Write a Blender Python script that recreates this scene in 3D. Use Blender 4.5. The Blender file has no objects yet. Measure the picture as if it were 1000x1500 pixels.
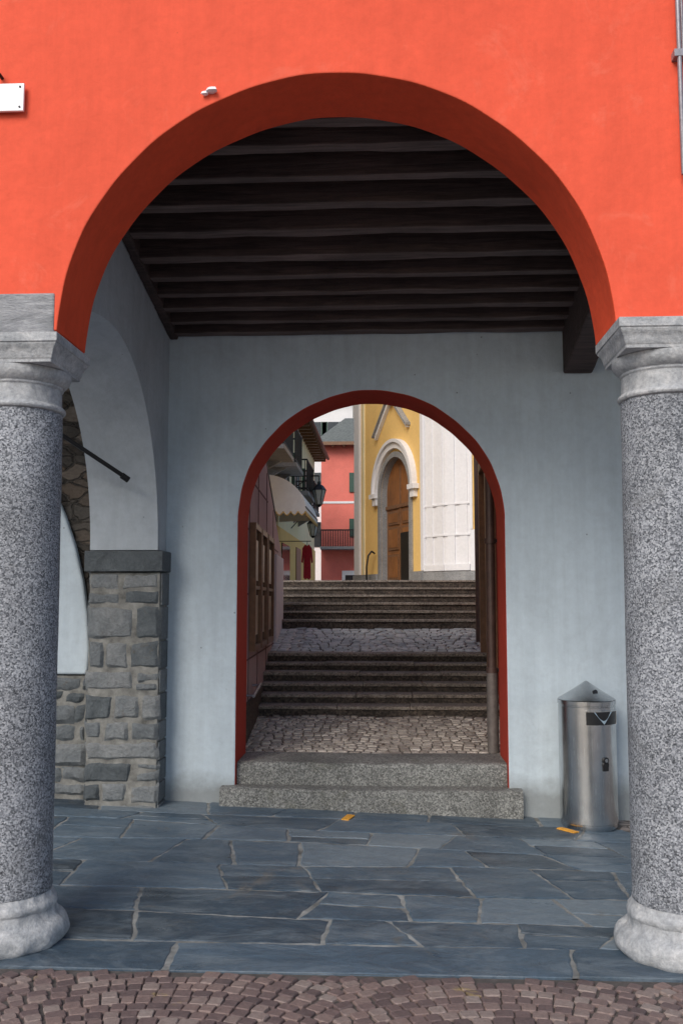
import bpy, math, random, bmesh
from mathutils import Vector, Matrix, noise as mnoise
random.seed(7)
scene = bpy.context.scene
R = math.radians

# ------------------------------------------------------------------ materials
def base_mat(name):
    m = bpy.data.materials.new(name); m.use_nodes = True
    nt = m.node_tree
    b = nt.nodes['Principled BSDF']
    return m, nt, b
def N(nt, t, **kw):
    n = nt.nodes.new(t)
    for k, v in kw.items():
        if k in n.inputs: n.inputs[k].default_value = v
        else: setattr(n, k, v)
    return n
def coords(nt, scale=(1,1,1)):
    tc = N(nt, 'ShaderNodeTexCoord'); mp = N(nt, 'ShaderNodeMapping')
    mp.inputs['Scale'].default_value = scale
    nt.links.new(tc.outputs['Object'], mp.inputs['Vector'])
    return mp.outputs['Vector']
def noise(nt, vec, scale, detail=6, rough=.6, dist=0):
    n = N(nt, 'ShaderNodeTexNoise'); n.inputs['Scale'].default_value = scale
    n.inputs['Detail'].default_value = detail; n.inputs['Roughness'].default_value = rough
    n.inputs['Distortion'].default_value = dist
    nt.links.new(vec, n.inputs['Vector']); return n.outputs['Fac']
def ramp(nt, fac, stops):
    r = N(nt, 'ShaderNodeValToRGB'); e = r.color_ramp.elements
    e[0].position = stops[0][0]; e[0].color = (*stops[0][1], 1)
    e[1].position = stops[-1][0]; e[1].color = (*stops[-1][1], 1)
    for p, c in stops[1:-1]:
        x = e.new(p); x.color = (*c, 1)
    nt.links.new(fac, r.inputs['Fac']); return r.outputs['Color']
def mix(nt, a, b, fac, mode='MIX'):
    m = N(nt, 'ShaderNodeMix'); m.data_type = 'RGBA'; m.blend_type = mode
    for s, i in ((a, 6), (b, 7)):
        if isinstance(s, tuple): m.inputs[i].default_value = (*s, 1)
        else: nt.links.new(s, m.inputs[i])
    if isinstance(fac, (int, float)): m.inputs[0].default_value = fac
    else: nt.links.new(fac, m.inputs[0])
    return m.outputs[2]
def math_(nt, op, a, b=0.0):
    m = N(nt, 'ShaderNodeMath'); m.operation = op
    for s, i in ((a, 0), (b, 1)):
        if isinstance(s, (int, float)): m.inputs[i].default_value = s
        else: nt.links.new(s, m.inputs[i])
    return m.outputs[0]
def bump(nt, b, h, strength=.4, dist=.01, prev=None):
    n = N(nt, 'ShaderNodeBump'); n.inputs['Strength'].default_value = strength
    n.inputs['Distance'].default_value = dist
    nt.links.new(h, n.inputs['Height'])
    if prev: nt.links.new(prev, n.inputs['Normal'])
    nt.links.new(n.outputs['Normal'], b.inputs['Normal']); return n.outputs['Normal']
def sc(c, k): return tuple(min(1, x*k) for x in c)

def plaster(name, col, var=.12, rough=.9, b_str=.5, stain=None, stain_amt=.0, grime_z=None, streak=0):
    m, nt, b = base_mat(name); v = coords(nt)
    n1 = noise(nt, v, 1.3, 8, .65, .4)
    c = ramp(nt, n1, [(.3, sc(col, 1-var)), (.5, col), (.72, sc(col, 1+var*.6))])
    n2 = noise(nt, v, 18, 8, .7)
    c = mix(nt, c, ramp(nt, n2, [(.35, (.86,.86,.86)), (.6, (1,1,1))]), .5, 'MULTIPLY')
    if stain:
        n3 = noise(nt, v, 2.6, 10, .75, 1.2)
        f = ramp(nt, n3, [(.55, (0,0,0)), (.75, (stain_amt,)*3)])
        c = mix(nt, c, stain, f)
    if streak:
        vs_ = coords(nt, (5,5,.35))
        c = mix(nt, c, ramp(nt, noise(nt, vs_, 2.2, 8, .7), [(.35, (1-streak,)*3), (.6, (1,1,1))]), 1, 'MULTIPLY')
        vo = N(nt, 'ShaderNodeTexVoronoi'); vo.inputs['Scale'].default_value = 4.5; nt.links.new(v, vo.inputs['Vector'])
        c = mix(nt, sc(col, .45), c, ramp(nt, vo.outputs['Distance'], [(.018,(0,0,0)), (.035,(1,1,1))]))
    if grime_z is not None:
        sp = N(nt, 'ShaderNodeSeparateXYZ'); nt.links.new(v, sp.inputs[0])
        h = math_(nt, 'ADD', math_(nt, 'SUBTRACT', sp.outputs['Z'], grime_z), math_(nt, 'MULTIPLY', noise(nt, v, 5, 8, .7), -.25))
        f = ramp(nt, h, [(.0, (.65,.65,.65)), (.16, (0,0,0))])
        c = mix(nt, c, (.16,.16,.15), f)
    nt.links.new(c, b.inputs['Base Color']); b.inputs['Roughness'].default_value = rough
    b.inputs['Specular IOR Level'].default_value = .25
    p = bump(nt, b, noise(nt, v, 3.5, 5, .5), .35*b_str*2, .03)
    p = bump(nt, b, noise(nt, v, 26, 8, .6), .5*b_str, .008, p)
    bump(nt, b, noise(nt, v, 170, 4, .7), .35*b_str, .003, p)
    return m

M = {}
M['coral'] = plaster('coral_plaster', (.84,.118,.062), .09, .85, .7, (.88,.23,.15), .5, None, .07)
M['coral_in'] = plaster('coral_intrados_plaster', (.80,.090,.034), .12, .85, .6, (.55,.06,.03), .5, None, .10)
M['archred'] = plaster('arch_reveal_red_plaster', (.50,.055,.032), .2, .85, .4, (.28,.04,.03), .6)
M['darkred'] = plaster('dark_red_plaster', (.36,.04,.025), .2, .85, .4, (.16,.03,.02), .6)
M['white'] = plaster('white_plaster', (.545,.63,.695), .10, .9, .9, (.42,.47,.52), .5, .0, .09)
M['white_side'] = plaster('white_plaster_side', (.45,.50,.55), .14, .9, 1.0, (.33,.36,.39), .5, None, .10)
M['yellow'] = plaster('yellow_plaster', (.90,.60,.22), .08, .9, .3, (.82,.64,.34), .4)
M['cream'] = plaster('cream_plaster', (.88,.78,.50), .08, .9, .3)
M['stucco'] = plaster('white_stucco', (.82,.81,.82), .05, .9, .3, (.62,.62,.6), .3)
M['pink'] = plaster('pink_plaster', (.78,.21,.165), .12, .9, .3, (.66,.28,.22), .4)
M['panel'] = plaster('alley_panel_plaster', (.54,.42,.41), .14, .85, .4, (.40,.30,.28), .5, None, .12)
M['alley_white'] = plaster('alley_white_plaster', (.70,.69,.70), .1, .85, .4)

def granite(name, lo, mid, hi, scale=130, patch=.25, bumpd=.002, rough=.8, stops=(.22,.45,.75), stain=None):
    m, nt, b = base_mat(name); v = coords(nt)
    vo = N(nt, 'ShaderNodeTexVoronoi'); vo.inputs['Scale'].default_value = scale
    nt.links.new(v, vo.inputs['Vector'])
    sp = N(nt, 'ShaderNodeSeparateColor'); nt.links.new(vo.outputs['Color'], sp.inputs[0])
    n = noise(nt, v, scale*.5, 4, .7)
    f = math_(nt, 'ADD', math_(nt, 'MULTIPLY', sp.outputs[0], .5), math_(nt, 'MULTIPLY', n, .5))
    c = ramp(nt, f, [(stops[0], lo), (stops[1], mid), (stops[2], hi)])
    n2 = noise(nt, v, 2.4, 10, .75, .6)
    c = mix(nt, c, ramp(nt, n2, [(.3, (1-patch,)*3), (.62, (1,1,1))]), 1, 'MULTIPLY')
    if stain: c = mix(nt, c, stain, ramp(nt, noise(nt, v, 3.7, 8, .7, 1), [(.56,(0,0,0)), (.72,(.6,.6,.6))]))
    nt.links.new(c, b.inputs['Base Color']); b.inputs['Roughness'].default_value = rough
    p = bump(nt, b, n, .6, bumpd)
    bump(nt, b, noise(nt, v, 9, 6, .6), .4, .01, p)
    return m
M['granite'] = granite('speckled_granite', (.045,.05,.06), (.215,.23,.26), (.52,.54,.58), 165, .42, .003, .8, (.22,.46,.78), (.12,.125,.13))
M['stepstone'] = granite('step_granite', (.085,.085,.08), (.20,.205,.20), (.40,.40,.38), 120, .55, .006, .85, (.2,.5,.8), (.11,.11,.08))
M['riser'] = granite('dark_step_riser', (.022,.017,.014), (.065,.052,.043), (.15,.12,.095), 60, .5, .004)
M['nosing'] = granite('step_tread_granite', (.13,.11,.095), (.28,.24,.20), (.46,.41,.35), 80, .5, .004)
M['plinth'] = granite('church_plinth_stone', (.20,.20,.20), (.30,.30,.30), (.40,.40,.40), 120, .35)
def marble(name, a, b_, c_, sc1=7, stretch=(1,1,1)):
    m, nt, b = base_mat(name); v = coords(nt, stretch)
    c = ramp(nt, noise(nt, v, sc1, 12, .75, .8), [(.28,a),(.5,b_),(.7,c_)])
    c = mix(nt, c, ramp(nt, noise(nt, v, 60, 6, .75), [(.35,(.6,.6,.61)),(.6,(1,1,1))]), .8, 'MULTIPLY')
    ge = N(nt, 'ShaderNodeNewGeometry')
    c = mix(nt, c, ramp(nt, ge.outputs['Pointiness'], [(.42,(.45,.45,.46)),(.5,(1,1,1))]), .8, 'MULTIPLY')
    nt.links.new(c, b.inputs['Base Color']); b.inputs['Roughness'].default_value = .7
    p = bump(nt, b, noise(nt, v, 12, 10, .7), .9, .016); bump(nt, b, noise(nt, v, 90, 5, .7), .5, .003, p); return m
M['marble'] = marble('weathered_marble', (.27,.29,.31), (.48,.495,.515), (.68,.68,.68), 9)
M['imposts'] = marble('veined_stone', (.17,.18,.19), (.34,.35,.37), (.58,.58,.60), 3.5, (1,1,4))

def rnd_stone(name, stops, nscale=(1,1,1), rough=(.5,.8), bd=.006, bscale=14, w=(.62,.38), moss=None, dust=None):
    m, nt, b = base_mat(name); v = coords(nt, nscale)
    at = N(nt, 'ShaderNodeAttribute'); at.attribute_name = 'rnd'
    off = N(nt, 'ShaderNodeVectorMath'); off.operation = 'ADD'
    cmb = N(nt, 'ShaderNodeCombineXYZ'); nt.links.new(math_(nt,'MULTIPLY',at.outputs['Fac'],37.0), cmb.inputs[2])
    nt.links.new(v, off.inputs[0]); nt.links.new(cmb.outputs[0], off.inputs[1]); v = off.outputs[0]
    n1 = noise(nt, v, bscale*.35, 10, .7, .8)
    f = math_(nt, 'ADD', math_(nt, 'MULTIPLY', at.outputs['Fac'], w[0]), math_(nt, 'MULTIPLY', n1, w[1]))
    c = ramp(nt, f, stops)
    n2 = noise(nt, v, bscale*3.2, 8, .75)
    c = mix(nt, c, ramp(nt, n2, [(.33, (.55,.55,.55)), (.62, (1.0,1.0,1.0))]), .8, 'MULTIPLY')
    if dust:
        c = mix(nt, c, dust[0], ramp(nt, noise(nt, coords(nt, (1,2.2,1)), dust[1], 12, .78, 1.5), [(.46,(0,0,0)), (.68,(dust[2],)*3)]))
    if moss:
        c = mix(nt, c, moss[0], ramp(nt, noise(nt, coords(nt), moss[1], 8, .7, 1), [(moss[2], (0,0,0)), (moss[2]+.08, (moss[3],)*3)]))
    nt.links.new(c, b.inputs['Base Color'])
    r = N(nt, 'ShaderNodeMapRange'); r.inputs['From Min'].default_value = .3; r.inputs['From Max'].default_value = .7
    r.inputs['To Min'].default_value = rough[0]; r.inputs['To Max'].default_value = rough[1]
    nt.links.new(n1, r.inputs['Value']); nt.links.new(r.outputs[0], b.inputs['Roughness'])
    p = bump(nt, b, n1, .8, bd*3)
    bump(nt, b, n2, .7, bd*.6, p)
    return m
M['slate'] = rnd_stone('slate_slab', [(.20,(.022,.036,.055)), (.38,(.052,.086,.125)), (.55,(.095,.145,.20)), (.72,(.16,.21,.26)), (.9,(.26,.29,.31))], (1,2.0,1), (.22,.62), .007, 9, (.50,.50), ((.15,.135,.115), 1.9, .60, .6), ((.24,.28,.31), 1.6, .55))
M['cobble'] = rnd_stone('porphyry_cobble', [(.12,(.115,.082,.082)), (.4,(.20,.14,.132)), (.6,(.27,.19,.17)), (.9,(.38,.32,.29))], (1,1,1), (.4,.75), .004, 22, (.6,.4), ((.40,.30,.10), 3.1, .62, .75))
M['block'] = rnd_stone('granite_block', [(.15,(.060,.072,.082)), (.38,(.12,.14,.155)), (.6,(.195,.215,.23)), (.85,(.33,.34,.345))], (1,1,1), (.7,.95), .016, 16, (.42,.58), ((.12,.09,.06), 3.0, .60, .7))
M['alleystone'] = rnd_stone('grey_alley_cobble', [(.12,(.24,.20,.175)), (.4,(.42,.37,.33)), (.65,(.56,.50,.44)), (.9,(.72,.66,.59))], (1,1,1), (.2,.42), .004, 25)
M['landingstone'] = rnd_stone('sky_lit_landing_cobble', [(.12,(.46,.50,.52)), (.4,(.64,.68,.70)), (.65,(.76,.79,.80)), (.9,(.85,.86,.86))], (1,1,1), (.22,.42), .004, 25)  # raised pale bluish colour stands in for sky reflected on the landing
def simple(name, col, rough=.7, metal=0, nz=None, amt=.3, bd=.002):
    m, nt, b = base_mat(name); v = coords(nt)
    c = ramp(nt, noise(nt, v, nz or 8, 8, .7), [(.3, sc(col, 1-amt)), (.7, sc(col, 1+amt))])
    nt.links.new(c, b.inputs['Base Color']); b.inputs['Roughness'].default_value = rough; b.inputs['Metallic'].default_value = metal
    bump(nt, b, noise(nt, v, (nz or 8)*4, 5, .6), .4, bd)
    return m
M['mortar'] = simple('joint_mortar', (.22,.225,.22), .95, 0, 5, .7, .006)
M['mortar_dark'] = simple('dark_joint_sand', (.09,.08,.075), .95, 0, 20, .4)
M['mortar_pier'] = simple('pier_mortar', (.19,.19,.18), .95, 0, 9, .6, .012)
M['joint_line'] = simple('panel_joint_line', (.16,.10,.10), .95, 0, 14, .3)
M['iron'] = simple('wrought_iron', (.02,.02,.022), .5, .4, 30)
M['galv'] = simple('galvanised_pipe', (.30,.29,.32), .5, .5, 20, .25)
M['pipe'] = simple('painted_drainpipe', (.085,.05,.042), .5, .2, 12, .3)
M['pipe_grey'] = simple('cast_iron_pipe', (.17,.15,.14), .6, .3, 20, .3)
M['signwhite'] = simple('enamel_sign_white', (.82,.82,.86), .35, 0, 3, .04)
M['roof'] = simple('slate_roof', (.16,.17,.155), .8, 0, 9, .5, .02)
M['green'] = simple('green_shutter_paint', (.03,.075,.055), .5, 0, 12)
M['glass'] = simple('dark_window_glass', (.03,.035,.04), .08, 0, 3)
M['awning'] = simple('awning_canvas', (.88,.88,.87), .8, 0, 6, .06)
M['awning_trim'] = simple('awning_trim', (.66,.46,.18), .8, 0, 6, .1)
M['redcloth'] = simple('red_cloth', (.40,.02,.04), .9, 0, 25)
M['tape'] = simple('orange_tape', (.80,.36,.04), .6, 0, 40, .35)
M['black'] = simple('black_plastic_and_opening_dark', (.012,.012,.014), .4, 0, 10)  # plastic of the lock, also the painted dark of openings
M['lampglass'] = simple('lantern_glass', (.5,.52,.5), .15, 0, 4)
M['brownframe'] = simple('brown_wood_frame', (.20,.10,.05), .45, 0, 14)
M['poster'] = simple('notice_paper', (.50,.40,.27), .35, 0, 7, .5)
def wood(name, c1, c2, sc_=(.6,9,9), rough=.8, bd=.01):
    m, nt, b = base_mat(name); v = coords(nt, sc_)
    n = noise(nt, v, 4, 10, .7, .8)
    c = ramp(nt, n, [(.3, c1), (.7, c2)])
    v2 = coords(nt); c = mix(nt, c, ramp(nt, noise(nt, v2, 1.7, 6, .7), [(.35,(.5,.5,.5)), (.65,(1,1,1))]), .8, 'MULTIPLY')
    nt.links.new(c, b.inputs['Base Color']); b.inputs['Roughness'].default_value = rough
    bump(nt, b, n, .8, bd); return m
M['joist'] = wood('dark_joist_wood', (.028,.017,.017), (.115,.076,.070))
M['joist_edge'] = wood('bounce_lit_joist_underside', (.07,.048,.045), (.24,.17,.155))  # lighter copy of the joist wood: ground bounce light put into the colour
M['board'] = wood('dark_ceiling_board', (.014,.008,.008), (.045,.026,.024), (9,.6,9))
M['door'] = wood('oak_door', (.22,.080,.022), (.46,.20,.07), (9,9,.6), .5, .003)
def rubble():
    m, nt, b = base_mat('rubble_masonry'); v = coords(nt, (1,1,1.9))
    nz = N(nt, 'ShaderNodeTexNoise'); nz.inputs['Scale'].default_value = 4; nt.links.new(v, nz.inputs['Vector'])
    vv = mix(nt, v, nz.outputs['Color'], .16)
    vo = N(nt, 'ShaderNodeTexVoronoi'); vo.inputs['Scale'].default_value = 7; nt.links.new(vv, vo.inputs['Vector'])
    ve = N(nt, 'ShaderNodeTexVoronoi'); ve.feature = 'DISTANCE_TO_EDGE'; ve.inputs['Scale'].default_value = 7; nt.links.new(vv, ve.inputs['Vector'])
    sp = N(nt, 'ShaderNodeSeparateColor'); nt.links.new(vo.outputs['Color'], sp.inputs[0])
    c = ramp(nt, sp.outputs[0], [(.0,(.06,.052,.045)), (.5,(.13,.12,.11)), (.8,(.17,.13,.10)), (1,(.24,.22,.20))])
    c = mix(nt, c, ramp(nt, noise(nt, v, 30, 8, .75), [(.3,(.5,.5,.5)), (.65,(1,1,1))]), .9, 'MULTIPLY')
    e = ramp(nt, ve.outputs['Distance'], [(.01,(0,0,0)), (.09,(1,1,1))])
    c = mix(nt, (.10,.09,.08), c, e)
    nt.links.new(c, b.inputs['Base Color']); b.inputs['Roughness'].default_value = .95
    p = bump(nt, b, e, 1, .05); bump(nt, b, noise(nt, v, 22, 8, .7), .8, .02, p)
    return m
M['rubble'] = rubble()
def steel():
    m, nt, b = base_mat('brushed_stainless_steel'); v = coords(nt, (60,60,.8))
    n = noise(nt, v, 3, 6, .7)
    v2 = coords(nt)
    c = ramp(nt, noise(nt, v2, 6, 8, .7), [(.3,(.46,.47,.48)), (.7,(.64,.65,.66))])
    nt.links.new(c, b.inputs['Base Color']); b.inputs['Metallic'].default_value = 1
    rr = N(nt, 'ShaderNodeMapRange'); rr.inputs['To Min'].default_value = .16; rr.inputs['To Max'].default_value = .34
    nt.links.new(noise(nt, coords(nt, (30,30,.6)), 3, 6, .7), rr.inputs['Value']); nt.links.new(rr.outputs[0], b.inputs['Roughness'])
    bump(nt, b, n, .12, .002); return m
M['steel'] = steel()
def street():
    m, nt, b = base_mat('street_cobble_paving'); v = coords(nt)
    ve = N(nt, 'ShaderNodeTexVoronoi'); ve.feature = 'DISTANCE_TO_EDGE'; ve.inputs['Scale'].default_value = 12; nt.links.new(v, ve.inputs['Vector'])
    vo = N(nt, 'ShaderNodeTexVoronoi'); vo.inputs['Scale'].default_value = 12; nt.links.new(v, vo.inputs['Vector'])
    sp = N(nt, 'ShaderNodeSeparateColor'); nt.links.new(vo.outputs['Color'], sp.inputs[0])
    c = ramp(nt, sp.outputs[0], [(0,(.22,.19,.18)), (1,(.42,.38,.36))])
    e = ramp(nt, ve.outputs['Distance'], [(.02,(0,0,0)), (.1,(1,1,1))])
    c = mix(nt, (.10,.09,.08), c, e)
    nt.links.new(c, b.inputs['Base Color']); b.inputs['Roughness'].default_value = .8
    bump(nt, b, e, .8, .012); return m
M['street'] = street()

# ------------------------------------------------------------------ mesh builder
def empty(name, loc=(0,0,0)):
    e = bpy.data.objects.new(name, None); e.location = loc
    scene.collection.objects.link(e); return e
class MB:
    def __init__(s, tf=None):
        s.v = []; s.f = []; s.m = []; s.r = []; s.mats = []; s.tf = tf; s.sm = []
    def mi(s, k):
        if k not in s.mats: s.mats.append(k)
        return s.mats.index(k)
    def add(s, vs, fs, mat, rnd=0.5, smooth=False):
        o = len(s.v)
        for p in vs: s.v.append(tuple(s.tf(*p)) if s.tf else tuple(p))
        for f in fs: s.f.append([o+i for i in f]); s.m.append(s.mi(mat)); s.r.append(rnd); s.sm.append(smooth)
    def box(s, x0, x1, y0, y1, z0, z1, mat, rnd=.5):
        vs = [(x,y,z) for z in (z0,z1) for y in (y0,y1) for x in (x0,x1)]
        s.add(vs, [(0,2,3,1),(4,5,7,6),(0,1,5,4),(2,6,7,3),(0,4,6,2),(1,3,7,5)], mat, rnd)
    def prism(s, pts, y0, y1, mf, ms=None, mb=None, sidemat=None):
        n = len(pts)
        vs = [(x,y0,z) for x,z in pts] + [(x,y1,z) for x,z in pts]
        s.add(vs, [list(range(n))], mf)
        o = len(s.v) - 2*n
        s.f.append([o+n+i for i in reversed(range(n))]); s.m.append(s.mi(mb or mf)); s.r.append(.5); s.sm.append(False)
        for i in range(n):
            j = (i+1) % n
            mm = sidemat(i) if sidemat else (ms or mf)
            s.f.append([o+i, o+n+i, o+n+j, o+j]); s.m.append(s.mi(mm)); s.r.append(.5); s.sm.append(False)
    def rough_block(s, x0, x1, y, z0, z1, mat, rnd, depth=.03, amp=.006, step=.035, gap=.006, jag=.008):
        nx = max(3, int((x1-x0)/step)); nz = max(3, int((z1-z0)/step))
        sd = random.uniform(0, 100); vs = []; fs = []
        cj = [[random.uniform(-jag, jag) for _ in range(2)] for _ in range(4)]
        for j in range(nz+1):
            for i in range(nx+1):
                u, w = i/nx, j/nz
                ex = min(u, 1-u)*(x1-x0); ez = min(w, 1-w)*(z1-z0); e = min(ex, ez)
                dx = (cj[0][0]*(1-u)+cj[1][0]*u)*(1-w)+(cj[2][0]*(1-u)+cj[3][0]*u)*w
                dz = (cj[0][1]*(1-u)+cj[1][1]*u)*(1-w)+(cj[2][1]*(1-u)+cj[3][1]*u)*w
                x = x0+gap+(x1-x0-2*gap)*u+dx; z = z0+gap+(z1-z0-2*gap)*w+dz
                q = mnoise.noise(Vector((x*11+sd, z*11, sd)))
                x += .006*mnoise.noise(Vector((z*30, sd, 2))); z += .006*mnoise.noise(Vector((x*30, sd, 7)))
                vs.append((x, y + (depth if e < 1e-6 else max(0, .008-e*.35)) + amp*q*1.6 + random.uniform(-.0015,.0015), z))
        for j in range(nz):
            for i in range(nx): a = j*(nx+1)+i; fs.append((a,a+1,a+nx+2,a+nx+1))
        s.add(vs, fs, mat, rnd, True)
    def lathe(s, prof, cx, cy, mat, seg=48, wob=0, smooth=True, chip=0):
        vs = []; fs = []
        for k,(r,z) in enumerate(prof):
            for i in range(seg):
                a = 2*math.pi*i/seg
                rr = r*(1 + wob*math.sin(3*a+z*9)+wob*.6*math.sin(7*a-z*23))
                if chip: rr += chip*mnoise.noise(Vector((math.cos(a)*5+cx*3, math.sin(a)*5, z*16))) - chip*.6*max(0, mnoise.noise(Vector((math.cos(a)*9+cx, math.sin(a)*9, z*30)))) 
                vs.append((cx+rr*math.cos(a), cy+rr*math.sin(a), z))
        for k in range(len(prof)-1):
            for i in range(seg):
                j = (i+1)%seg
                fs.append((k*seg+i, k*seg+j, (k+1)*seg+j, (k+1)*seg+i))
        fs.append(tuple(reversed(range(seg)))); fs.append(tuple(range((len(prof)-1)*seg, len(prof)*seg)))
        s.add(vs, fs, mat, .5, smooth)
    def tube(s, p0, p1, r, mat, seg=10):
        p0 = Vector(p0); p1 = Vector(p1); d = (p1-p0).normalized()
        a = d.cross(Vector((0,0,1)));
        if a.length < .01: a = d.cross(Vector((1,0,0)))
        a.normalize(); b = d.cross(a)
        vs = []
        for p in (p0, p1):
            for i in range(seg):
                t = 2*math.pi*i/seg; vs.append(tuple(p + a*r*math.cos(t) + b*r*math.sin(t)))
        fs = [(i, (i+1)%seg, seg+(i+1)%seg, seg+i) for i in range(seg)] + [tuple(reversed(range(seg))), tuple(range(seg, 2*seg))]
        s.add(vs, fs, mat, .5, seg > 6)
    def done(s, name, parent=None, bevel=0, seg=2, ang=35, recalc=True):
        me = bpy.data.meshes.new(name); me.from_pydata(s.v, [], s.f)
        for k in s.mats: me.materials.append(M[k])
        me.polygons.foreach_set('material_index', s.m)
        me.polygons.foreach_set('use_smooth', s.sm)
        at = me.attributes.new('rnd', 'FLOAT', 'FACE'); at.data.foreach_set('value', s.r)
        if recalc:
            bm = bmesh.new(); bm.from_mesh(me); bmesh.ops.recalc_face_normals(bm, faces=bm.faces); bm.to_mesh(me); bm.free()
        me.update()
        if any(s.sm): me.set_sharp_from_angle(angle=R(40))
        ob = bpy.data.objects.new(name, me); scene.collection.objects.link(ob)
        if parent: ob.parent = parent
        if bevel:
            md = ob.modifiers.new('bevel', 'BEVEL'); md.width = bevel; md.segments = seg; md.limit_method = 'ANGLE'; md.angle_limit = R(ang)
        return ob

def arc(cx, cz, r, a0, a1, n, wob=0):
    out = []
    for i in range(n+1):
        a = R(a0 + (a1-a0)*i/n)
        rr = r + wob*(math.sin(a*5.3)+.6*math.sin(a*11.7+1)+.35*math.sin(a*31))
        out.append((cx+rr*math.cos(a), cz+rr*math.sin(a)))
    return out
def fz(x, y):
    t = max(0, min(1, (y-4.0)/2.8)); xx = max(-2.6, min(2.6, x))
    return -0.034*(xx-.45)*t

# ------------------------------------------------------------------ ground
g = MB(); g.add([(-300,-300,-.035),(300,-300,-.035),(300,300,-.035),(-300,300,-.035)], [(0,1,2,3)], 'street'); g.done('ground')

cb = MB()
cb.add([(-4.2,1.8,-.014),(4.2,1.8,-.014),(4.2,3.93,-.014),(-4.2,3.93,-.014)], [(0,1,2,3)], 'mortar_dark')
def sett(mb, cx, cy, w, d, rot, z, mat, h=.022, top=.86, tilt=.03):
    n = 8; vs = []
    c, s_ = math.cos(rot), math.sin(rot)
    base = [(-1,-.75),(-.8,-1),(.8,-1),(1,-.75),(1,.75),(.8,1),(-.8,1),(-1,.75)]
    tx, ty = random.uniform(-tilt,tilt), random.uniform(-tilt,tilt)
    for k,(sca,zz) in enumerate(((1,-h),(.97,-.004),(top,0))):
        for (bx,by) in base:
            x = bx*w/2*sca + (random.uniform(-.002,.002) if k < 2 else 0); y = by*d/2*sca + (random.uniform(-.002,.002) if k < 2 else 0)
            vs.append((cx+c*x-s_*y, cy+s_*x+c*y, z+zz+tx*x+ty*y))
    fs = []
    for k in range(2):
        for i in range(n): fs.append((k*n+i, k*n+(i+1)%n, (k+1)*n+(i+1)%n, (k+1)*n+i))
    fs.append(tuple(range(2*n,3*n)))
    mb.add(vs, fs, mat, random.random(), False)
P = 1.25
yy = 1.7
while yy < 4.6:
    x = -4.2
    while x < 4.2:
        w = random.uniform(.054,.078)
        ph = ((x+w/2+.2) / P) % 1.0 - .5
        off = -.88*ph*ph
        slope = -1.76*ph/P
        y = yy + off + random.uniform(-.002,.002)
        if y + .025 < 3.915 and y > 1.82:
            sett(cb, x+w/2, y, w*.955, .0555*math.cos(math.atan(slope))+.004, math.atan(slope), -.003+random.uniform(-.002,.002), 'cobble', .018, .88, .02)
        x += w
    yy += .061
cb.done('cobblestone_street')

# portico floor slabs
fl = MB()
gx = 24; ys = [3.925, 4.6, 5.3, 6.0, 6.9]
for j in range(len(ys)-1):
    for i in range(gx):
        x0 = -5+10*i/gx; x1 = -5+10*(i+1)/gx
        fl.add([(x0,ys[j],fz(x0,ys[j])-.005),(x1,ys[j],fz(x1,ys[j])-.005),(x1,ys[j+1],fz(x1,ys[j+1])-.005),(x0,ys[j+1],fz(x0,ys[j+1])-.005)], [(0,1,2,3)], 'mortar')
fl.box(-5,5,3.922,3.93,-.06,-.012,'mortar_dark')
rows = [3.925, 4.235, 4.56, 4.98, 5.40, 5.80, 6.20, 6.52, 6.84]
def rowy(j, x):
    if j == 0: return rows[0]
    if j == len(rows)-1: return rows[-1]
    if j == 1: return rows[1]+.004*x
    return rows[j] + .055*math.sin(x*.9+j*1.7) + .025*math.sin(x*2.3+j*3.1)
def slab(c, lock_front, r):
    out = []
    for k in range(4):
        p, q = c[k], c[(k+1)%4]; L = math.dist(p,q); nn = max(3, int(L/.045))
        for t in range(nn):
            f = t/nn; jit = .007 if t else .012
            out.append((p[0]+(q[0]-p[0])*f+random.uniform(-jit,jit), p[1]+(q[1]-p[1])*f+random.uniform(-jit,jit)*(0 if (lock_front and k==0) else 1)))
    mx = sum(p[0] for p in out)/len(out); my = sum(p[1] for p in out)/len(out); n = len(out)
    dz = random.uniform(-.002,.003)
    tx, ty = random.uniform(-.006,.006), random.uniform(-.012,.012)
    def zz(px,py): return fz(px,py)+dz+tx*(px-mx)+ty*(py-my)
    def inn(px,py,d):
        L = math.hypot(mx-px,my-py); return px+(mx-px)*d/L, py+(my-py)*d/L
    vs = [(px,py,fz(px,py)-.02) for px,py in out] + [(px,py,zz(px,py)-.005) for px,py in out]
    vs += [(*inn(px,py,.008), zz(*inn(px,py,.008))-.0008) for px,py in out]
    vs += [(*inn(px,py,.05), zz(*inn(px,py,.05))+random.uniform(-.0008,.0008)) for px,py in out] + [(mx,my,zz(mx,my))]
    fs = []
    for k in range(3):
        for i in range(n): fs.append((k*n+i, k*n+(i+1)%n, (k+1)*n+(i+1)%n, (k+1)*n+i))
    for i in range(n): fs.append((3*n+i, 3*n+(i+1)%n, 4*n))
    fl.add(vs, fs, 'slate', r)
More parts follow.
